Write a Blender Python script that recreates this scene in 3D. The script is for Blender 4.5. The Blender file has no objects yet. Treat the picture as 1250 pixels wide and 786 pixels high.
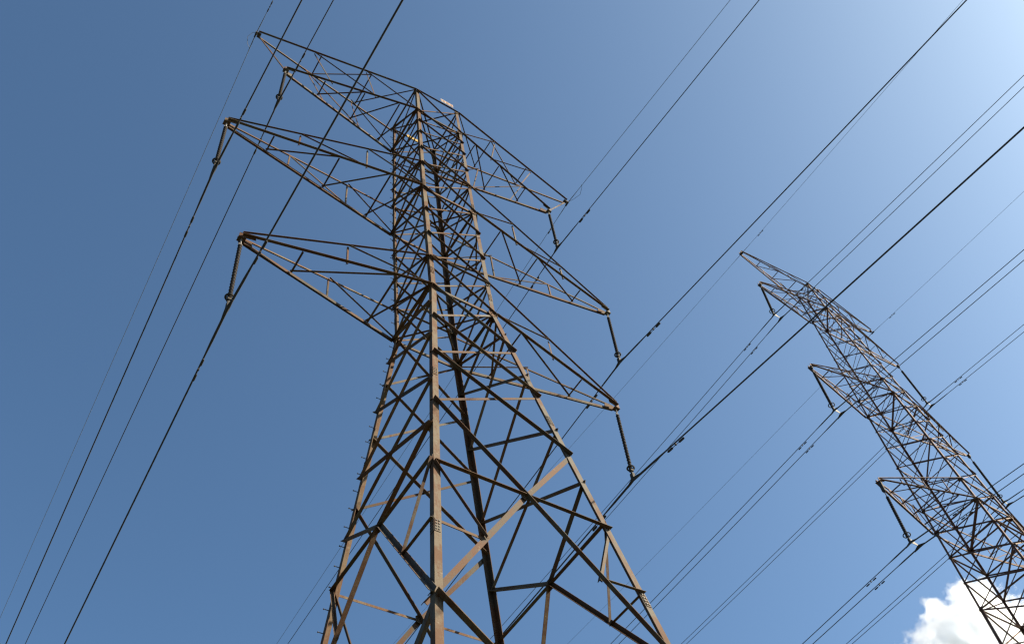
import bpy, bmesh, math, random
from mathutils import Vector, Matrix

# ---------------------------------------------------------------- camera, sky, sun
scene = bpy.context.scene
V = Vector
CAM = V((-7.26, -10.1606, 1.6))
ROT = Matrix(((0.834833, -0.537596, -0.118509), (-0.394003, -0.733838, 0.553392), (-0.384467, -0.415297, -0.824447)))
cd = bpy.data.cameras.new('camera')
cam = bpy.data.objects.new('camera', cd)
scene.collection.objects.link(cam)
cam.matrix_world = Matrix.Translation(CAM) @ ROT.transposed().to_4x4()
cd.sensor_width = 36.0
cd.lens = 36.0 * 1151.96 / 1250.0
cd.clip_start = 0.1
cd.clip_end = 20000.0
scene.camera = cam

SUN_AZ = math.radians(130.0)      # clockwise from +Y
SUN_EL = math.radians(36.0)
world = bpy.data.worlds.new('World')
scene.world = world
world.use_nodes = True
wn = world.node_tree
bgn = wn.nodes['Background']
sky = wn.nodes.new('ShaderNodeTexSky')
sky.sky_type = 'NISHITA'
sky.sun_disc = False
sky.sun_elevation = SUN_EL
sky.sun_rotation = SUN_AZ
sky.altitude = 200.0
sky.air_density = 0.7
sky.dust_density = 2.6
sky.ozone_density = 7.0
balance = wn.nodes.new('ShaderNodeMix')          # camera white balance, slightly towards cyan
balance.data_type = 'RGBA'
balance.blend_type = 'MULTIPLY'
balance.inputs['Factor'].default_value = 1.0
balance.inputs['B'].default_value = (0.97, 1.06, 0.915, 1)
wn.links.new(sky.outputs['Color'], balance.inputs['A'])
wn.links.new(balance.outputs['Result'], bgn.inputs['Color'])
bgn.inputs['Strength'].default_value = 0.06

sl = bpy.data.lights.new('sun', 'SUN')
sl.energy = 4.6
sl.angle = math.radians(0.5)
sl.color = (1.0, 0.855, 0.63)
sun = bpy.data.objects.new('sun', sl)
scene.collection.objects.link(sun)
sd = V((math.sin(SUN_AZ) * math.cos(SUN_EL), math.cos(SUN_AZ) * math.cos(SUN_EL), math.sin(SUN_EL)))
sun.rotation_euler = sd.to_track_quat('Z', 'Y').to_euler()

vs = scene.view_settings
vs.view_transform = 'Standard'
vs.look = 'None'
vs.gamma = 1.0
vs.use_curve_mapping = False
vs.exposure = 1.97
scene.cycles.volume_bounces = 64
scene.cycles.max_bounces = 64
scene.cycles.volume_step_rate = 1.0
scene.cycles.volume_max_steps = 256
scene.cycles.filter_width = 1.3

# ---------------------------------------------------------------- materials
def mat(name):
    m = bpy.data.materials.new(name)
    m.use_nodes = True
    nt = m.node_tree
    return m, nt, nt.nodes, nt.links, nt.nodes['Principled BSDF']

def ramp(N, stops):
    r = N.new('ShaderNodeValToRGB')
    e = r.color_ramp.elements
    while len(e) < len(stops): e.new(0.5)
    for el, (p, c) in zip(e, stops):
        el.position = p
        el.color = (c[0], c[1], c[2], 1)
    return r

def noise(N, L, vec, scale, detail=4, rough=0.6):
    n = N.new('ShaderNodeTexNoise')
    n.inputs['Scale'].default_value = scale
    n.inputs['Detail'].default_value = detail
    n.inputs['Roughness'].default_value = rough
    if vec: L.new(vec, n.inputs['Vector'])
    return n

def steel(name, tones, rust, rust_amt, pale):
    m, nt, N, L, b = mat(name)
    info = N.new('ShaderNodeObjectInfo')
    geo = N.new('ShaderNodeNewGeometry')
    tone = ramp(N, tones)
    L.new(info.outputs['Random'], tone.inputs['Fac'])
    # big rust patches, runs that follow gravity, fine mottling of the zinc
    n1 = noise(N, L, geo.outputs['Position'], 1.3, 7, 0.65)
    n2 = noise(N, L, geo.outputs['Position'], 17.0, 5)
    mp = N.new('ShaderNodeMapping'); mp.inputs['Scale'].default_value = (13, 13, 0.8)
    L.new(geo.outputs['Position'], mp.inputs['Vector'])
    n3 = noise(N, L, mp.outputs['Vector'], 1.0, 5, 0.6)
    s1 = N.new('ShaderNodeMath'); s1.operation = 'MULTIPLY_ADD'
    L.new(n3.outputs['Fac'], s1.inputs[0]); s1.inputs[1].default_value = 0.55; L.new(n1.outputs['Fac'], s1.inputs[2])
    s2 = N.new('ShaderNodeMath'); s2.operation = 'MULTIPLY_ADD'
    L.new(n2.outputs['Fac'], s2.inputs[0]); s2.inputs[1].default_value = 0.3; L.new(s1.outputs[0], s2.inputs[2])
    rr = ramp(N, [(0.84, (0, 0, 0)), (1.06, (1, 1, 1))])
    L.new(s2.outputs[0], rr.inputs['Fac'])
    f = N.new('ShaderNodeMath'); f.operation = 'MULTIPLY'; f.inputs[1].default_value = rust_amt
    L.new(rr.outputs['Color'], f.inputs[0])
    mx = N.new('ShaderNodeMix'); mx.data_type = 'RGBA'
    L.new(f.outputs[0], mx.inputs['Factor'])
    L.new(tone.outputs['Color'], mx.inputs['A'])
    mx.inputs['B'].default_value = (*rust, 1)
    # pale lime and droppings in small patches
    n4 = noise(N, L, geo.outputs['Position'], 3.6, 6, 0.7)
    pr = ramp(N, [(0.64, (0, 0, 0)), (0.74, (0.55, 0.55, 0.55))])
    L.new(n4.outputs['Fac'], pr.inputs['Fac'])
    mx2 = N.new('ShaderNodeMix'); mx2.data_type = 'RGBA'
    L.new(pr.outputs['Color'], mx2.inputs['Factor'])
    L.new(mx.outputs['Result'], mx2.inputs['A'])
    mx2.inputs['B'].default_value = (*pale, 1)
    L.new(mx2.outputs['Result'], b.inputs['Base Color'])
    b.inputs['Metallic'].default_value = 0.0
    b.inputs['Roughness'].default_value = 0.8
    b.inputs['Specular IOR Level'].default_value = 0.15
    bp = N.new('ShaderNodeBump'); bp.inputs['Strength'].default_value = 0.25; bp.inputs['Distance'].default_value = 0.01
    L.new(n2.outputs['Fac'], bp.inputs['Height'])
    L.new(bp.outputs['Normal'], b.inputs['Normal'])
    return m

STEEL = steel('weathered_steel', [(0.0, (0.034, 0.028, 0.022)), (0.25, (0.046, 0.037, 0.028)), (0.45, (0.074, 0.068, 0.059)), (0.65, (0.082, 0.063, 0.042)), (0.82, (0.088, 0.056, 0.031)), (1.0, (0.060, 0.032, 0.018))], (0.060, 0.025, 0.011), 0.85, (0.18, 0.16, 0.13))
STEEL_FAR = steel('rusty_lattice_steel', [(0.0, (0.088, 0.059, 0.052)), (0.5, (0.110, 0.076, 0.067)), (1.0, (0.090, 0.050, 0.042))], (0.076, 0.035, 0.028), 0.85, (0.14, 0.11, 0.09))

def plain(name, col, rough=0.5, metal=0.0, var=0.25, scale=20.0):
    m, nt, N, L, b = mat(name)
    geo = N.new('ShaderNodeNewGeometry')
    n = noise(N, L, geo.outputs['Position'], scale)
    r = ramp(N, [(0.3, [c * (1 - var) for c in col]), (0.7, [min(1, c * (1 + var)) for c in col])])
    L.new(n.outputs['Fac'], r.inputs['Fac'])
    L.new(r.outputs['Color'], b.inputs['Base Color'])
    b.inputs['Roughness'].default_value = rough
    b.inputs['Metallic'].default_value = metal
    b.inputs['Specular IOR Level'].default_value = 0.2
    return m

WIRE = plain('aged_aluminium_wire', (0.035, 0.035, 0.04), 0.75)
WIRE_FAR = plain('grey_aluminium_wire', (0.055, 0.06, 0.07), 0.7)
EARTH = plain('galvanised_earth_wire', (0.11, 0.125, 0.15), 0.6)
INSUL = plain('dark_brown_insulator', (0.018, 0.015, 0.015), 0.9)
FITTING = plain('grey_line_fitting', (0.032, 0.03, 0.029), 0.85)
PALE_FIT = plain('galvanised_shackle', (0.10, 0.097, 0.095), 0.75)
CONCRETE = plain('footing_concrete', (0.34, 0.33, 0.31), 0.9, 0, 0.2, 6)
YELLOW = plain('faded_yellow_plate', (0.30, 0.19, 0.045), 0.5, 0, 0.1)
SIGNW = plain('sign_white', (0.27, 0.24, 0.22), 0.5, 0, 0.06)
SIGNR = plain('sign_faded_orange', (0.2, 0.10, 0.055), 0.5, 0, 0.1)
BOLT = plain('dark_bolt', (0.05, 0.045, 0.04), 0.6)

# ---------------------------------------------------------------- helpers
COL = scene.collection

def mesh_obj(name, verts, faces, material, parent=None, smooth=False, loc=None):
    me = bpy.data.meshes.new(name)
    me.from_pydata([tuple(v) for v in verts], [], faces)
    me.update()
    if isinstance(material, (list, tuple)):
        for m_ in material: me.materials.append(m_)
    else:
        me.materials.append(material)
    if smooth:
        for p in me.polygons: p.use_smooth = True
    o = bpy.data.objects.new(name, me)
    COL.objects.link(o)
    if parent: o.parent = parent
    if loc is not None: o.location = loc
    return o

def empty(name, loc, label=None, cat=None, group=None):
    o = bpy.data.objects.new(name, None)
    COL.objects.link(o)
    o.location = loc
    o.empty_display_size = 0.3
    tag(o, label, cat, group)
    return o

def tag(o, label=None, cat=None, group=None, kind=None):
    if label: o['label'] = label
    if cat: o['category'] = cat
    if group: o['group'] = group
    if kind: o['kind'] = kind
    return o

class MB:
    def __init__(s): s.v = []; s.f = []
    def add(s, v, f):
        n = len(s.v); s.v += [V(x) for x in v]; s.f += [[i + n for i in q] for q in f]
    def angle(s, p0, p1, a, b, wa, wb=None, t=None):
        """rolled L section from p0 to p1, corner on the line, flanges along a and b"""
        wb = wb or wa
        t = t or max(0.008, wa * 0.12)
        d = (p1 - p0).normalized()
        a = (a - d * a.dot(d)).normalized()
        b = (b - d * b.dot(d)); b = (b - a * b.dot(a)).normalized()
        prof = [V((0, 0, 0)), a * wa, a * wa + b * t, a * t + b * t, a * t + b * wb, b * wb]
        v = [p0 + q for q in prof] + [p1 + q for q in prof]
        f = [[0, 1, 2, 3], [0, 3, 4, 5], [9, 8, 7, 6], [11, 10, 9, 6]]
        f += [[i, (i + 1) % 6, (i + 1) % 6 + 6, i + 6][::-1] for i in range(6)]
        s.add(v, f)
    def box(s, c, ax, ay, az):
        v = [c + ax * i + ay * j + az * k for i in (-1, 1) for j in (-1, 1) for k in (-1, 1)]
        s.add(v, [[0, 1, 3, 2], [4, 6, 7, 5], [0, 4, 5, 1], [2, 3, 7, 6], [0, 2, 6, 4], [1, 5, 7, 3]])
    def prism(s, pts, n, t):
        k = len(pts)
        v = [p + n * (t / 2) for p in pts] + [p - n * (t / 2) for p in pts]
        s.add(v, [list(range(k)), list(range(2 * k - 1, k - 1, -1))] + [[i, i + k, (i + 1) % k + k, (i + 1) % k] for i in range(k)])
    def tube(s, pts, rad, seg=6, cap=True):
        pts = [V(p) for p in pts]
        if not isinstance(rad, (list, tuple)): rad = [rad] * len(pts)
        d0 = (pts[-1] - pts[0]).normalized()
        up = V((0, 0, 1)) if abs(d0.z) < 0.9 else V((1, 0, 0))
        v = []
        for i, p in enumerate(pts):
            d = (pts[min(i + 1, len(pts) - 1)] - pts[max(i - 1, 0)]).normalized()
            x = d.cross(up).normalized(); y = x.cross(d).normalized()
            for k in range(seg):
                an = 2 * math.pi * k / seg
                v.append(p + (x * math.cos(an) + y * math.sin(an)) * rad[i])
        f = []
        for i in range(len(pts) - 1):
            for k in range(seg):
                f.append([i * seg + k, i * seg + (k + 1) % seg, (i + 1) * seg + (k + 1) % seg, (i + 1) * seg + k])
        if cap:
            f.append(list(range(seg))[::-1]); f.append([(len(pts) - 1) * seg + k for k in range(seg)])
        s.add(v, f)
    def torus(s, c, n, R, r, seg=18, sub=6):
        n = n.normalized(); x = n.orthogonal().normalized(); y = n.cross(x)
        v = []; f = []
        for i in range(seg):
            A = 2 * math.pi * i / seg; dr = x * math.cos(A) + y * math.sin(A)
            for j in range(sub):
                B = 2 * math.pi * j / sub
                v.append(c + dr * (R + r * math.cos(B)) + n * (r * math.sin(B)))
        for i in range(seg):
            for j in range(sub):
                f.append([i * sub + j, ((i + 1) % seg) * sub + j, ((i + 1) % seg) * sub + (j + 1) % sub, i * sub + (j + 1) % sub])
        s.add(v, f)
    def build(s, name, material, parent=None, smooth=False):
        return mesh_obj(name, s.v, s.f, material, parent, smooth)

X, Y, Z = V((1, 0, 0)), V((0, 1, 0)), V((0, 0, 1))

def angle_obj(name, parent, p0, p1, a, b, w, material, wb=None):
    m = MB(); m.angle(p0, p1, a, b, w, wb)
    return m.build(name, material, parent)

# ---------------------------------------------------------------- ground
def build_ground():
    m, nt, N, L, b = mat('grass_field')
    geo = N.new('ShaderNodeNewGeometry')
    n1 = noise(N, L, geo.outputs['Position'], 0.15, 6)
    n2 = noise(N, L, geo.outputs['Position'], 4.0, 5)
    a = N.new('ShaderNodeMath'); a.operation = 'MULTIPLY_ADD'
    L.new(n2.outputs['Fac'], a.inputs[0]); a.inputs[1].default_value = 0.5; L.new(n1.outputs['Fac'], a.inputs[2])
    r = ramp(N, [(0.45, (0.018, 0.025, 0.01)), (0.7, (0.03, 0.037, 0.014)), (0.95, (0.055, 0.048, 0.028))])
    L.new(a.outputs[0], r.inputs['Fac'])
    L.new(r.outputs['Color'], b.inputs['Base Color'])
    b.inputs['Roughness'].default_value = 0.95
    g = mesh_obj('ground', [(-4000, -4000, 0), (4000, -4000, 0), (4000, 4000, 0), (-4000, 4000, 0)], [[0, 1, 2, 3]], m)
    tag(g, kind='structure')
build_ground()

# ---------------------------------------------------------------- lattice towers
FACES = {   # legs at the low-x/low-y end first; t = direction toward the lower front (heavy members' outstanding flange)
    'front': ((-1, -1), (1, -1), V((0, -1, 0))),
    'side': ((-1, 1), (-1, -1), V((-1, 0, 0))),
    'far_side': ((1, 1), (1, -1), V((-1, 0, 0))),
    'rear': ((-1, 1), (1, 1), V((0, -1, 0))),
}

class Tower:
    """square lattice tower; S maps model units to metres; profile(z) is the half width in model units"""
    def __init__(s, name, base, yaw, S, zfun, prof, bow, steel_mat, label, group=None):
        s.root = empty(name, base, label, 'pylon', group)
        s.root.rotation_euler = (0, 0, yaw)
        s.S, s.zfun, s.prof, s.bow, s.m = S, zfun, prof, bow, steel_mat
    def P(s, leg, z):
        w = s.prof(z)
        return V(((leg[0] * w + s.bow(z)) * s.S, leg[1] * w * s.S, s.zfun(z)))
    def Q(s, x, y, z):
        return V((x * s.S, y * s.S, s.zfun(z)))
    def member(s, name, p0, p1, size, front, heavy, parent=None, off=0.0):
        """front = direction that faces the open side; heavy members turn their outstanding flange to it at the bottom edge"""
        d = (p1 - p0).normalized()
        up = Z - d * Z.dot(d)
        if up.length < 0.05: up = X - d * X.dot(d)
        n = front - d * front.dot(d)
        n.normalize(); up = (up - n * up.dot(n)).normalized()
        if up.z < 0: up = -up
        m = MB()
        o = n * (0.012 + off)
        if heavy: m.angle(p0 + o, p1 + o, up, n, size)
        else:
            o = -n * (0.022 - off)
            m.angle(p0 + o + up * size * .5, p1 + o + up * size * .5, -up, -n, size)
        return m.build(name, s.m, parent or s.root)
    def legs(s, breaks, sizes):
        out = {}
        for lg in ((-1, -1), (1, -1), (-1, 1), (1, 1)):
            m = MB()
            for (z0, z1), w in zip(zip(breaks[:-1], breaks[1:]), sizes):
                m.angle(s.P(lg, z0), s.P(lg, z1), V((-lg[0], 0, 0)), V((0, -lg[1], 0)), w, None, max(0.014, w * .1))
            out[lg] = m.build('leg', s.m, s.root)
        return out
    def splices(s, legs, zs, w):
        for lg, o in legs.items():
            for z in zs:
                for a, n in ((V((-lg[0], 0, 0)), V((0, lg[1], 0))), (V((0, -lg[1], 0)), V((lg[0], 0, 0)))):
                    m = MB()
                    p = s.P(lg, z); d = (s.P(lg, z + .4) - s.P(lg, z - .4)).normalized()
                    m.box(p + a * (w * .5) + n * .006, a * (w * .46), d * .19, n * .005)
                    for i in range(4):
                        for j in (.3, .72):
                            c = p + a * (w * j) + d * ((i - 1.5) * .085) + n * .014
                            m.box(c, a * .013, d * .014, n * .012)
                    o2 = m.build('splice_plate', [s.m, BOLT], o)
                    for p_ in o2.data.polygons[6:]: p_.material_index = 1
    def strut(s, face, z, size, heavy=True, name='horizontal_strut'):
        A, B, n = FACES[face]
        return s.member(name, s.P(A, z), s.P(B, z), size, n, heavy, off=0.004)
    def gusset(s, p, n, a, size, parent=None):
        n = n.normalized(); a = (a - n * a.dot(n)).normalized(); b = n.cross(a)
        pts = [p + (a * i + b * j) * size for i, j in ((-1, -.45), (-.5, -.9), (.5, -.9), (1, -.45), (1, .45), (.5, .9), (-.5, .9), (-1, .45))]
        m = MB(); m.prism(pts, n, 0.016)
        for i in (-.55, 0, .55):
            for j in (-.4, .4):
                m.box(p + (a * i + b * j) * size + n * .012, a * .016, b * .016, n * .012)
        return m.build('gusset_plate', s.m, parent or s.root)

    def arm(s, side, zl, zu, tip, tip_up, chord_lo, chord_up, lac, posts, cross, top_cross=()):
        """cross-arm: four chords from the body to the tip, posts, plan bracing; tip = (x, z) of the hanging point"""
        tx, tz = tip
        T = s.Q(side * tx, 0, tz)
        TU = s.Q(side * tip_up[0], 0, tip_up[1]) if tip_up else T + Z * (.10 * s.S)
        m = MB()
        inw = V((-side, 0, 0))
        k = 0.25 * s.S
        for sy in (-1, 1):
            yy = V((0, sy * .07, 0))
            m.prism([T + yy + V((side * .1, 0, -.1)), T + yy + V((side * .1, 0, .12)), T + yy * 1.6 + inw * k + V((0, 0, .19)), T + yy * 1.9 + inw * k * 1.15 + V((0, 0, -.05))], Y, .02)
        m.box(T + V((0, 0, -.09)), X * .11, Y * .09, Z * .012)
        if tip_up:
            m.box(TU, X * .12, Y * .07, Z * .035)
        arm = m.build('cross_arm', s.m, s.root)
        lo = {}; up = {}
        for sy in (-1, 1):
            lg = (side, sy)
            lo[sy] = (s.P(lg, zl), T + V((0, sy * .07, 0)))
            up[sy] = (s.P(lg, zu), TU + V((0, sy * .06, .03)))
        def lerp(c, t): return c[0].lerp(c[1], t)
        fy = V((0, -1, 0))
        for sy in (-1, 1):
            s.member('chord', lo[sy][0], lo[sy][1], chord_lo * (1.18 if sy > 0 else .95), fy, sy < 0, arm)
            s.member('chord', up[sy][0], up[sy][1], chord_up, fy, sy < 0, arm)
            prev = 0.0
            for i, t in enumerate(posts):
                s.member('lacing_bar', lerp(lo[sy], t), lerp(up[sy], t), lac, fy, False, arm)
                s.member('lacing_bar', lerp(up[sy], t), lerp(lo[sy], prev), lac, fy, sy < 0 or i == 0, arm)
                prev = t
        prev = None
        for i, t in enumerate(cross):
            s.member('lacing_bar', lerp(lo[-1], t), lerp(lo[1], t), lac, V((side * -1, 0, 0)), True, arm)
            q = cross[i + 1] if i + 1 < len(cross) else 0.0
            a, b = (1, -1) if i % 2 == 0 else (1, -1)
            s.member('lacing_bar', lerp(lo[a], t), lerp(lo[b], q), lac * 1.15, fy, True, arm)
        for i, t in enumerate(top_cross):
            s.member('lacing_bar', lerp(up[-1], t), lerp(up[1], t), lac, V((side * -1, 0, 0)), True, arm)
            q = top_cross[i + 1] if i + 1 < len(top_cross) else 0.0
            s.member('lacing_bar', lerp(up[-1], q), lerp(up[1], t), lac, fy, i % 2 == 1, arm)
        if tip_up:
            s.member('lacing_bar', T, TU, lac * 1.3, fy, False, arm)
        return arm

def footing(tower, leg_pts):
    for p in leg_pts:
        m = MB()
        w, h = .55, .35
        m.prism([V((p.x - w, p.y - w, h / 2 - .1)), V((p.x + w, p.y - w, h / 2 - .1)), V((p.x + w, p.y + w, h / 2 - .1)), V((p.x - w, p.y + w, h / 2 - .1))], Z, h)
        m.build('concrete_footing', CONCRETE, tower.root)

def pw(pts):
    def f(z):
        if z <= pts[0][0]:
            (a, b), (c, d) = pts[0], pts[1]
        else:
            for (a, b), (c, d) in zip(pts[:-1], pts[1:]):
                if z <= c: break
        return b + (d - b) * (z - a) / (c - a)
    return f

# ------------------------------------------------ the near tower
S1 = 1.3
T1B = V((CAM.x * (1 - S1), CAM.y * (1 - S1), 0))
z1 = lambda z: CAM.z + S1 * (z - CAM.z)
prof1 = pw([(0.37, .8634 + .1216 * 19.63), (20, .8634), (32.9086, .8275)])
bow1 = lambda z: 0.0112 if z < 20 else pw([(20, .0112), (25.22, .0147), (32.91, .1128)])(z)
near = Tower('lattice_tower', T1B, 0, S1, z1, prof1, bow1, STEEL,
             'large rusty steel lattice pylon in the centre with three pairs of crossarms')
ZL3, ZU3, ZL2, ZU2, ZL1, ZT = 20.0, 21.3456, 25.2245, 26.8745, 31.0575, 32.9086
legs = near.legs([0.37, 20.0, ZL2, ZT], [.158, .15, .135])
near.splices(legs, [6.5, 11.15, 15.85, 20.75, 25.6], .14)
even = [14.75, 16.65, 18.38, 20.0, ZU3, 22.6, 23.95, ZL2, ZU2, 28.03, 29.28, 30.2, ZL1, ZT]
odd_lo = [13.95, 15.5, 17.43, 19.08]
hs = lambda z: .105 if z < 16 else (.095 if z < 20 else (.078 if z < 27 else .07))
ls = lambda z: .075 if z < 20 else (.06 if z < 27 else .05)
for fc in ('front', 'rear'):
    near_levels = even
    A, B, n = FACES[fc]
    for i in range(len(even) - 1):
        z0, zz = even[i], even[i + 1]
        if fc == 'front' or True:
            # heavy member falls from the left leg to the right leg
            near.member('heavy_brace', near.P(A, zz), near.P(B, z0), hs(z0), n, True)
            near.member('light_brace', near.P(A, z0), near.P(B, zz), ls(z0), n, False)
for fc in ('side', 'far_side'):
    A, B, n = FACES[fc]           # A rear leg, B front leg
    lv = odd_lo + [20.0]
    for i in range(len(lv) - 1):
        lo_, hi_ = (B, A) if fc == 'side' else (B, A)
        near.member('heavy_brace', near.P(lo_, lv[i]), near.P(hi_, lv[i + 1]), hs(lv[i]), n, True)
        near.member('light_brace', near.P(hi_, lv[i]), near.P(lo_, lv[i + 1]), ls(lv[i]) * 1.1, n, True, off=-.02)
    up = even[3:]
    for i in range(len(up) - 1):
        near.member('heavy_brace', near.P(lo_, up[i]), near.P(hi_, up[i + 1]), hs(up[i]), n, True)
        near.member('light_brace', near.P(hi_, up[i]), near.P(lo_, up[i + 1]), ls(up[i]), n, True, off=-.02)

# the tall open panel below the closely braced body, with its middle strut and redundants
def big_panel(fc, ztop, zmid, zbot, zred):
    A, B, n = FACES[fc]
    lit = fc in ('front',)
    c = (near.P(A, zmid) + near.P(B, zmid)) / 2
    pa, pb = near.P(A, ztop), near.P(B, ztop)
    qa, qb = near.P(A, zbot), near.P(B, zbot)
    if fc in ('front', 'rear'):
        near.member('heavy_brace', pa, c, .108, n, True); near.member('heavy_brace', c, qb, .108, n, True)
        near.member('heavy_brace', pb, c, .122, n, False); near.member('heavy_brace', c, qa, .122, n, False)
        d = (qa - c)
        near.member('heavy_brace', qa - n * .28, c.lerp(qa, .42) - n * .26, .09, n, False)
    else:
        for p, e in ((pa, c), (pb, c), (c, qa), (c, qb)):
            near.member('heavy_brace', p, e, .108, n, True)
    s_ = 1 if fc != 'rear' else 0
    near.member('horizontal_strut', near.P(A, zmid), c, .09 if s_ else .07, n, bool(s_))
    near.member('horizontal_strut', c, near.P(B, zmid), .09 if s_ else .07, n, bool(s_))
    for L_, q, lt in ((A, qa, 0), (B, qb, 1)):
        m = c.lerp(q, .5)
        near.member('redundant_brace', near.P(L_, zmid), m, .07, n, not (lt and fc == 'front'))
        near.member('redundant_brace', near.P(L_, zred), m, .065, n, not (fc in ('front', 'rear') and not lt))
    near.gusset(c + n * .02, n, X if abs(n.y) > .5 else Y, .13)
big_panel('front', 14.75, 12.75, 9.73, 11.3)
big_panel('rear', 14.75, 12.85, 9.73, 11.3)
big_panel('side', 13.95, 12.87, 9.73, 11.3)
big_panel('far_side', 13.95, 12.9, 9.73, 11.3)
for fc in FACES:
    A, B, n = FACES[fc]
    for z0, zz in ((.6, 4.6), (4.6, 9.73)):
        near.member('heavy_brace', near.P(A, zz), near.P(B, z0), .13, n, True)
        near.member('heavy_brace', near.P(B, zz), near.P(A, z0), .13, n, False)
    near.strut(fc, 4.6, .1)
    for z, w in ((ZL3, .10), (ZL2, .095), (ZL1, .09)):
        near.strut(fc, z, w, heavy=(fc in ('side', 'far_side')))
    for z, w in ((ZU3, .072), (ZU2, .07), (ZT, .07)):
        near.strut(fc, z, w)
for z in (ZL3, ZL2, ZL1, ZT):
    for a, b in (((-1, -1), (1, 1)), ((-1, 1), (1, -1))):
        near.member('plan_brace', near.P(a, z), near.P(b, z), .062, V((-b[0] * .4, -1, 0)), True)
# cross-arms
for sd in (-1, 1):
    near.arm(sd, ZL3, ZU3, (5.0381, 19.9006), None, .10, .066, .052, [.46], [.7, .2])
    near.arm(sd, ZL2, ZU2, (6.0825, 25.1053), None, .095, .064, .05, [.3, .65], [.78, .45, .18])
    near.arm(sd, ZL1, ZT, (4.9444, 30.7723), (6.0559, 32.5778), .09, .08, .048, [.33, .66], [.72, .42, .15], [.62, .3])
# gussets where arms and panels meet the legs
for lg in ((-1, -1), (1, -1), (-1, 1), (1, 1)):
    for z, sz in ((ZL3, .17), (ZU3, .11), (ZL2, .155), (ZU2, .10), (ZL1, .14), (ZT - .05, .11)):
        p = near.P(lg, z)
        near.gusset(p + V((-lg[0] * .1, lg[1] * .02, 0)), V((0, lg[1], 0)), Z, sz)
        near.gusset(p + V((lg[0] * .02, -lg[1] * .1, 0)), V((lg[0], 0, 0)), Z, sz)
# climbing step bolts up the left rear leg
lg = (-1, 1)
z = 1.2
i = 0
while z < ZT - .2:
    p = near.P(lg, z)
    m = MB()
    d = V((-1, 0, 0)) if i % 2 == 0 else V((0, 1, 0))
    base = p + (V((0, -.06, 0)) if i % 2 == 0 else V((.06, 0, 0)))
    m.tube([base - d * .03, base + d * .13], .010, 6)
    m.tube([base + d * .125, base + d * .145], .018, 6)
    m.build('step_bolt', BOLT, legs[lg])
    z += .225 if z < 20 else .26
    i += 1
# number plate on the top front strut, with worn orange marks, and a yellow plate on the rear one
a, b = near.P((-1, -1), ZT), near.P((1, -1), ZT)
d = (b - a).normalized()
m = MB()
c0 = a.lerp(b, .70) + V((0, -.13, .12))
m.box(c0, d * .32, V((0, 0.0, .16)), V((0, -.006, .0015)))
plate = m.build('number_plate', SIGNW, near.root)
m = MB()
for k, wd in ((-.26, .02), (-.15, .035), (-.03, .02), (.06, .035), (.17, .02), (.26, .03)):
    m.box(c0 + d * k + V((0, -.012, 0)), d * wd, V((0, 0, .11)), V((0, -.004, .0)))
m.build('plate_mark', SIGNR, plate)
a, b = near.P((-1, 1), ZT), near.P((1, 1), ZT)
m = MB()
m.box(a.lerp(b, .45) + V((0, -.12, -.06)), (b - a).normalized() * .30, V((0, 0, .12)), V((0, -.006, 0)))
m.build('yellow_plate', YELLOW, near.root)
footing(near, [near.P(l, .37) for l in legs])

# ------------------------------------------------ the far tower on the right
K2 = 0.91
T2B = V((CAM.x + K2 * (42.7465 - CAM.x), CAM.y + K2 * (7.5326 - CAM.y), 0))
z2 = lambda z: CAM.z + K2 * (z - CAM.z)
zb2 = CAM.z - CAM.z / K2
sl2 = (1.6626 - .672) / (65.0785 - 38.4484)
prof2 = pw([(zb2, 1.6626 + (38.4484 - zb2) * sl2), (38.4484, 1.6626), (65.0785, .672)])
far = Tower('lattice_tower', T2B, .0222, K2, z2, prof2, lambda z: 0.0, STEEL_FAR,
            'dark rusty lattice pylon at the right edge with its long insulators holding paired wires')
legs2 = far.legs([zb2, 33.0, 49.3, 65.0785], [.165, .115, .095])
B3, U3, B2, U2, B1, TT = 38.4484, 40.2862, 49.32, 51.059, 60.9812, 65.0785
lev2 = [zb2 + .5, 9.0, 16.5, 22.5, 27.0, 30.4, 32.8, 34.7, 36.55, B3, U3, 42.25, 44.2, 46.05, 47.75, B2, U2, 52.75, 54.4, 56.0, 57.7, 59.4, B1, 62.4, 63.8, TT]
for fc in FACES:
    A, B, n = FACES[fc]
    for i in range(len(lev2) - 1):
        z0, zz = lev2[i], lev2[i + 1]
        h = .088 if z0 < 38 else (.066 if z0 < 51 else .058)
        if fc in ('front', 'rear'):
            far.member('heavy_brace', far.P(A, zz), far.P(B, z0), h, n, True)
            far.member('light_brace', far.P(A, z0), far.P(B, zz), h * .75, n, False)
        else:
            far.member('heavy_brace', far.P(B, z0), far.P(A, zz), h, n, True)
            far.member('light_brace', far.P(A, z0), far.P(B, zz), h * .75, n, True, off=-.02)
    for z, w in ((B3, .10), (U3, .08), (B2, .085), (U2, .076), (B1, .076), (TT, .068), (44.2, .064), (55.2, .055)):
        far.strut(fc, z, w, heavy=(fc in ('side', 'far_side')))
    for z in (27.0, 32.8, 36.55):
        far.strut(fc, z, .1)
for z, w in ((B3, .11), (B2, .09), (B1, .08), (TT, .065), (44.2, .065), (34.7, .075), (30.4, .075)):
    for a, b in (((-1, -1), (1, 1)), ((-1, 1), (1, -1))):
        far.member('plan_brace', far.P(a, z), far.P(b, z), w, V((-b[0] * .4, -1, 0)), True)
for sd in (-1, 1):
    far.arm(sd, B3, U3, (8.8691, 37.9478), None, .108, .082, .048, [.25, .5, .75], [.8, .6, .4, .2])
    far.arm(sd, B2, U2, (8.2481, 49.2322), None, .102, .078, .046, [.25, .5, .75], [.8, .6, .4, .2])
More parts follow.
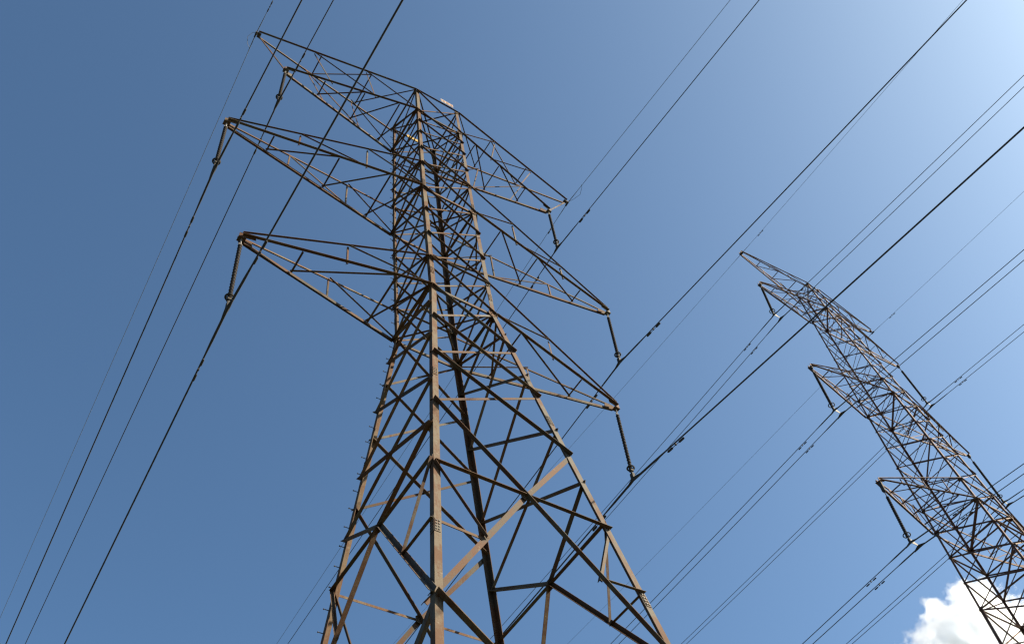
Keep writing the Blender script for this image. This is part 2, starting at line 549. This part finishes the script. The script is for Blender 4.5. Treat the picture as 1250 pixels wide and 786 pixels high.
for sd in (-1, 1):
    # lowest-but-one tier: the top phase arm and, above it, the separate earth-wire arm
    far.arm(sd, B1, 62.4, (7.8846, 60.0518), None, .095, .076, .043, [.25, .5, .75], [.8, .6, .4, .2])
    far.arm(sd, 63.8, TT, (7.7, 64.98), None, .078, .07, .042, [.3, .6], [.75, .5, .25])
for lg in ((-1, -1), (1, -1), (-1, 1), (1, 1)):
    for z, sz in ((B3, .17), (U3, .12), (B2, .14), (U2, .11), (B1, .12), (TT - .05, .10)):
        p = far.P(lg, z)
        far.gusset(p + V((-lg[0] * .1, lg[1] * .02, 0)), V((0, lg[1], 0)), Z, sz)
        far.gusset(p + V((lg[0] * .02, -lg[1] * .1, 0)), V((lg[0], 0, 0)), Z, sz)
footing(far, [far.P(l, zb2) for l in legs2])
WIRES = {
  'eL': [[-5.782, 3.048, 41.676], 0.0054, -0.0397, 0.1213, 0.055, 0.0002088, [-5.695, 3.048, 41.871]],
  '1L': [[-4.263, 3.048, 35.923], 0.0054, -0.0397, 0.0929, 0.0162, 0.0002088, [-4.25, 3.048, 39.524]],
  '2L': [[-5.633, 3.048, 28.556], 0.0054, -0.0397, 0.0193, 0.2011, 0.0002088, [-5.729, 3.048, 32.157]],
  '3L': [[-4.299, 3.048, 21.79], 0.0054, -0.0397, 0.0085, 0.0548, 0.0002088, [-4.372, 3.048, 25.391]],
  'eR': [[10.083, 3.048, 41.676], 0.0054, -0.0397, 0.1208, 0.0052, 0.0002088, [10.051, 3.048, 41.871]],
  '1R': [[8.422, 3.048, 35.923], 0.0054, -0.0397, 0.1105, -0.0124, 0.0002088, [8.606, 3.048, 39.524]],
  '2R': [[9.758, 3.048, 28.556], 0.0054, -0.0397, 0.1242, -0.0037, 0.0002088, [10.085, 3.048, 32.157]],
  '3R': [[8.462, 3.048, 21.79], 0.0054, -0.0397, 0.143, -0.0199, 0.0002088, [8.728, 3.048, 25.391]],
  'e2L': [[31.29, 5.785, 59.229], 0.0472, 0.0472, -0.0247, 0.0246, 0.0002728, [31.241, 5.785, 59.365]],
  'e2R': [[45.528, 6.096, 59.229], 0.0472, 0.0472, 0.0358, 0.0425, 0.0002728, [45.251, 6.096, 59.365]],
  '1L2A': [[30.255, 5.781, 50.259], 0.0472, 0.0472, 0.0726, 0.0781, 0.0002728, [31.073, 5.781, 54.791]],
  '1L2B': [[30.866, 5.781, 50.259], 0.0472, 0.0472, 0.0711, 0.0808, 0.0002728, [31.073, 5.781, 54.791]],
  '1R2A': [[45.547, 6.099, 50.259], 0.0472, 0.0472, 0.0638, 0.0546, 0.0002728, [45.419, 6.099, 54.791]],
  '1R2B': [[46.022, 6.099, 50.259], 0.0472, 0.0472, 0.0729, 0.0524, 0.0002728, [45.419, 6.099, 54.791]],
  '2L2A': [[30.211, 5.774, 40.413], 0.0472, 0.0472, 0.0786, 0.0668, 0.0002728, [30.742, 5.774, 44.945]],
  '2L2B': [[30.787, 5.774, 40.413], 0.0472, 0.0472, 0.0766, 0.0628, 0.0002728, [30.742, 5.774, 44.945]],
  '2R2A': [[45.633, 6.107, 40.413], 0.0472, 0.0472, 0.1035, 0.0555, 0.0002728, [45.75, 6.107, 44.945]],
  '2R2B': [[46.113, 6.107, 40.413], 0.0472, 0.0472, 0.1354, 0.0509, 0.0002728, [45.75, 6.107, 44.945]],
  '3L2A': [[29.45, 5.761, 30.145], 0.0472, 0.0472, 0.0955, 0.0619, 0.0002728, [30.177, 5.761, 34.677]],
  '3L2B': [[30.059, 5.761, 30.145], 0.0472, 0.0472, 0.0911, 0.052, 0.0002728, [30.177, 5.761, 34.677]],
}

# ---------------------------------------------------------------- insulators and wires
def insulator(tip, bot, label, group, twin=None, link=.38, rod_r=.034, shed=.064, ring=.105, hanger=0.0):
    """string hung from an arm tip; origin at the tip, built straight down then leaned to the clamp"""
    v = V(bot) - V(tip)
    Lh = v.length
    root = empty('insulator_string', tip, label, 'insulator', group)
    root.rotation_euler = V((0, 0, -1)).rotation_difference(v.normalized()).to_euler()
    m = MB()
    if hanger: m.box(V((0, 0, -hanger / 2)), X * .05, Y * .09, Z * hanger / 2)
    m.tube([(0, 0, -hanger), (0, 0, -hanger - link)], .028, 6)
    m.torus(V((0, 0, -hanger - .06)), X, .055, .016, 10, 5)
    m.torus(V((0, 0, -hanger - link + .05)), Y, .05, .016, 10, 5)
    m.build('shackle', PALE_FIT if not hanger else FITTING, root)
    top = hanger + link
    bl = Lh - .46
    m = MB()
    n = int((bl - top) / .07)
    pts = []; rad = []
    for i in range(n):
        zc = top + .05 + (bl - top - .1) * i / (n - 1)
        for dz, r in ((-.024, rod_r * 1.15), (-.006, shed * (1 if i % 2 == 0 else .84)), (.008, shed * (.97 if i % 2 == 0 else .8)), (.02, rod_r * 1.2)):
            pts.append(V((0, 0, -zc - dz))); rad.append(r)
    m.tube(pts, rad, 12)
    m.build('shed_stack', INSUL, root, True)
    m = MB()
    m.tube([(0, 0, -bl + .03), (0, 0, -bl - .24)], .034, 6)
    m.box(V((0, 0, -bl - .02)), X * .055, Y * .055, Z * .05)
    m.build('end_fitting', FITTING, root)
    m = MB()
    m.torus(V((0, 0, -bl + .08)), Z, ring, .028, 20, 6)
    m.tube([(-ring, 0, -bl + .08), (0, 0, -bl - .02), (ring, 0, -bl + .08)], .014, 5)
    m.build('grading_ring', FITTING, root)
    m = MB()
    m.tube([(0, -.34, -Lh - .04), (0, -.18, -Lh), (0, 0, -Lh + .05), (0, .18, -Lh), (0, .34, -Lh - .04)], [.022, .042, .058, .042, .022], 8)
    m.box(V((0, 0, -bl - .3)), X * .045, Y * .06, Z * .13)
    m.build('suspension_clamp', FITTING, root)
    return root, Lh

def wire(name, A, yu, yd, mu, md, c, r, material, label, cat, group, rod=1.7, rodlen=1.1, damper_at=(), far_u=130, far_d=190, dsz=1.0):
    A = V(A)
    def pt(t):
        yw = yu if t < 0 else yd
        return V((-math.sin(yw) * t, math.cos(yw) * t, -abs(t) * (mu if t < 0 else md) + c * t * t))
    ts = []
    t = -far_u
    while t < -14: ts.append(t); t += 4.0
    t = -14.0
    while t <= 14: ts.append(t); t += .5
    t = 16.0
    while t <= far_d: ts.append(t); t += 4.0
    pts = [pt(t) for t in ts]
    rad = [r * rod if abs(t) <= rodlen else r for t in ts]
    m = MB(); m.tube(pts, rad, 8)
    w = m.build(name, material, None, True)
    w.location = A
    tag(w, label, cat, group)
    for t in damper_at:
        p = pt(t); d = (pt(t + .1) - pt(t - .1)).normalized()
        m = MB()
        m.box(p - Z * .045, d * .022, d.cross(Z).normalized() * .022, Z * .055)
        m.tube([p - Z * .09 - d * .24 * dsz, p - Z * .09 + d * .24 * dsz], .010, 5)
        for sg in (-1, 1):
            q = p - Z * .093 + d * sg * .25 * dsz
            m.tube([q - d * .12 * dsz, q - d * .09 * dsz, q + d * .09 * dsz, q + d * .12 * dsz], [.016, .034 * dsz, .034 * dsz, .016], 8)
        m.build('vibration_damper', FITTING, w)
    return w

TIER = {'1': 'highest', '2': 'middle', '3': 'lowest'}
for key, (A, yu, yd, mu, md, c, tp) in WIRES.items():
    if '2' in key[1:] and len(key) >= 3: continue
    side = 'left' if key.endswith('L') else 'right'
    if key[0] == 'e':
        w = wire('earth_wire', A, yu, yd, mu, md, c, .011, EARTH,
                 f"thin pale wire fixed to the topmost {side} peak of the big central pylon", 'wire', 'earth wires', 1.6, .6, (1.5,) if side == 'right' else (-1.4,), dsz=.7)
        m = MB()
        v = V(tp) - V(A)
        m.tube([v + V((0, 0, -.02)), V((0, 0, .02))], .03, 6)
        m.box(V((0, 0, -.01)), X * .03, Y * .12, Z * .04)
        m.build('earth_clamp', FITTING, w)
        m = MB()
        sgn = -1 if side == 'left' else 1
        m.tube([v + V((sgn * .1, 0, .03)), v + V((sgn * .2, .06, .06)), V((sgn * .24, .25, .03)), V((sgn * .15, .5, -.03)), V((0, .62, -.04))] if side == 'left' else
               [v + V((.1, 0, .03)), v + V((.28, -.25, .08)), V((.3, -.7, .05)), V((.1, -1.1, -.08)), V((0, -1.2, -.1))], .009, 5)
        m.build('jumper_loop', EARTH, w)
    else:
        tier = TIER[key[0]]
        insulator(tp, A, f"dark insulator string under the {side} tip of the central pylon's {tier} crossarm", 'insulator strings of the central pylon', link=.42)
        r = {'1L': .019, '2L': .021, '3L': .023, '1R': .017, '2R': .019, '3R': .022}[key]
        wire('power_line', A, yu, yd, mu, md, c, r, WIRE,
             f"single dark wire below the {side} tip of the central pylon's {tier} crossarm", 'wire', 'single power lines of the central pylon', 1.5, 1.0, (-1.9, 1.9), dsz=1.0)

done = set()
W2 = dict(WIRES)
def shift(a, d): return [a[0] + d[0], a[1] + d[1], a[2] + d[2]]
# the lowest right arm of the far tower carries a pair too
dx = [V(WIRES['3L2A'][6])[i] for i in range(3)]
R3 = V((2 * T2B.x, 2 * T2B.y, 0)) - V((dx[0], dx[1], 0)); R3.z = dx[2]
W2['3R2A'] = [[R3.x - .1, R3.y, 30.145], .0472, .0472, .11, .054, .00027, list(R3)]
W2['3R2B'] = [[R3.x + .4, R3.y, 30.145], .0472, .0472, .12, .051, .00027, list(R3)]
for key, (A, yu, yd, mu, md, c, tp) in W2.items():
    if len(key) < 3: continue
    side = 'left' if 'L' in key else 'right'
    if key[0] == 'e':
        w = wire('earth_wire', A, yu, yd, mu, md, c, .010, EARTH,
                 f"thin faint wire fixed to the topmost {side} arm of the pylon at the right edge", 'wire', 'earth wires', 1.6, .6, (-2.0,), dsz=.8)
        m = MB(); v = V(tp) - V(A)
        m.tube([v, V((0, 0, .02))], .03, 6)
        m.box(V((0, 0, -.01)), X * .03, Y * .14, Z * .05)
        m.build('earth_clamp', FITTING, w)
    else:
        tier = TIER[key[0]]
        a = key[3] == 'A'
        far_d = 190
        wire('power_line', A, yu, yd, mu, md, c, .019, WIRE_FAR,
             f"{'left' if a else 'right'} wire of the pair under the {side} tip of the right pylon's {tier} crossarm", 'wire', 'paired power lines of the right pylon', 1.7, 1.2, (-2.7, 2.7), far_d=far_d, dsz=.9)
        if a:
            B_ = W2[key[:3] + 'B'][0]
            root, Lh = insulator(tp, A, f"long dark insulator string under the {side} tip of the right pylon's {tier} crossarm", 'insulator strings of the right pylon',
                                 link=.45, shed=.085, rod_r=.048, ring=.17, hanger=.8 if key == '3L2A' or key == '3R2A' else .25)
            m = MB()
            inv = root.rotation_euler.to_matrix().inverted()
            pa = V((0, 0, -Lh)); pb = inv @ (V(B_) - V(tp))
            up_ = V((0, 0, .34)); yn = (pb - pa).cross(up_).normalized()
            m.prism([pa + V((0, 0, .03)), pb + V((0, 0, .03)), pb + V((0, 0, .1)), pa.lerp(pb, .3) + up_, pa + up_ * .9], yn, .02)
            m.build('yoke_plate', PALE_FIT, root)
            m = MB()
            m.tube([pb + V((0, -.34, -.04)), pb + V((0, -.18, 0)), pb + V((0, 0, .05)), pb + V((0, .18, 0)), pb + V((0, .34, -.04))], [.03, .055, .085, .055, .03], 8)
            m.build('suspension_clamp', FITTING, root)

# ---------------------------------------------------------------- cumulus cloud beyond the right-hand tower
def build_cloud():
    az, el, D = math.radians(66.889), math.radians(29.424), 1500.0
    c = CAM + V((math.sin(az) * math.cos(el), math.cos(az) * math.cos(el), math.sin(el))) * D
    m = bpy.data.materials.new('cloud_vapour')
    m.use_nodes = True
    N, L = m.node_tree.nodes, m.node_tree.links
    N.remove(N['Principled BSDF'])
    out = N['Material Output']
    vol = N.new('ShaderNodeVolumePrincipled')
    vol.inputs['Color'].default_value = (0.972, 0.982, 0.995, 1)
    vol.inputs['Anisotropy'].default_value = 0.0
    tc = N.new('ShaderNodeTexCoord')
    n1 = noise(N, L, tc.outputs['Object'], 0.042, 12, 0.66)
    # lobes: distance to a handful of centres, the smallest wins
    lobes = CLOUD_LOBES
    prev = None
    for (x, y, z, r) in lobes:
        vm = N.new('ShaderNodeVectorMath'); vm.operation = 'DISTANCE'
        L.new(tc.outputs['Object'], vm.inputs[0]); vm.inputs[1].default_value = (x, y, z)
        mm = N.new('ShaderNodeMath'); mm.operation = 'MULTIPLY_ADD'
        L.new(vm.outputs['Value'], mm.inputs[0]); mm.inputs[1].default_value = -1.0 / r; mm.inputs[2].default_value = 1.0
        if prev is None: prev = mm.outputs[0]
        else:
            mx = N.new('ShaderNodeMath'); mx.operation = 'SMOOTH_MAX'; mx.inputs[2].default_value = .15
            L.new(prev, mx.inputs[0]); L.new(mm.outputs[0], mx.inputs[1]); prev = mx.outputs[0]
    a = N.new('ShaderNodeMath'); a.operation = 'MULTIPLY_ADD'      # noise*1.5 + field
    L.new(n1.outputs['Fac'], a.inputs[0]); a.inputs[1].default_value = 3.3; L.new(prev, a.inputs[2])
    s = N.new('ShaderNodeMapRange'); s.clamp = True
    L.new(a.outputs[0], s.inputs['Value'])
    s.inputs['From Min'].default_value = 1.54; s.inputs['From Max'].default_value = 2.35
    s.inputs['To Min'].default_value = 0.0; s.inputs['To Max'].default_value = 0.1
    L.new(s.outputs['Result'], vol.inputs['Density'])
    L.new(vol.outputs['Volume'], out.inputs['Volume'])
    b = MB(); b.box(V((5, 0, -20)), X * 165, Y * 110, Z * 130)
    o = b.build('cloud', m)
    o.location = c
    o.rotation_euler = (0, 0, -az)          # local +Y points away from the viewer
    tag(o, 'white cumulus cloud low in the sky behind the right-hand pylon', 'cloud')
CLOUD_LOBES = [(-17, -16, 29, 35), (-24, -40, 51, 19), (19, -17, 51, 31), (20, -6, 10, 50), (-30, 5, -8, 59), (42, 19, -16, 40), (52, 37, -74, 56), (-54, -6, 11, 33), (-59, -22, 39, 16), (46, -32, 57, 14)]
build_cloud()
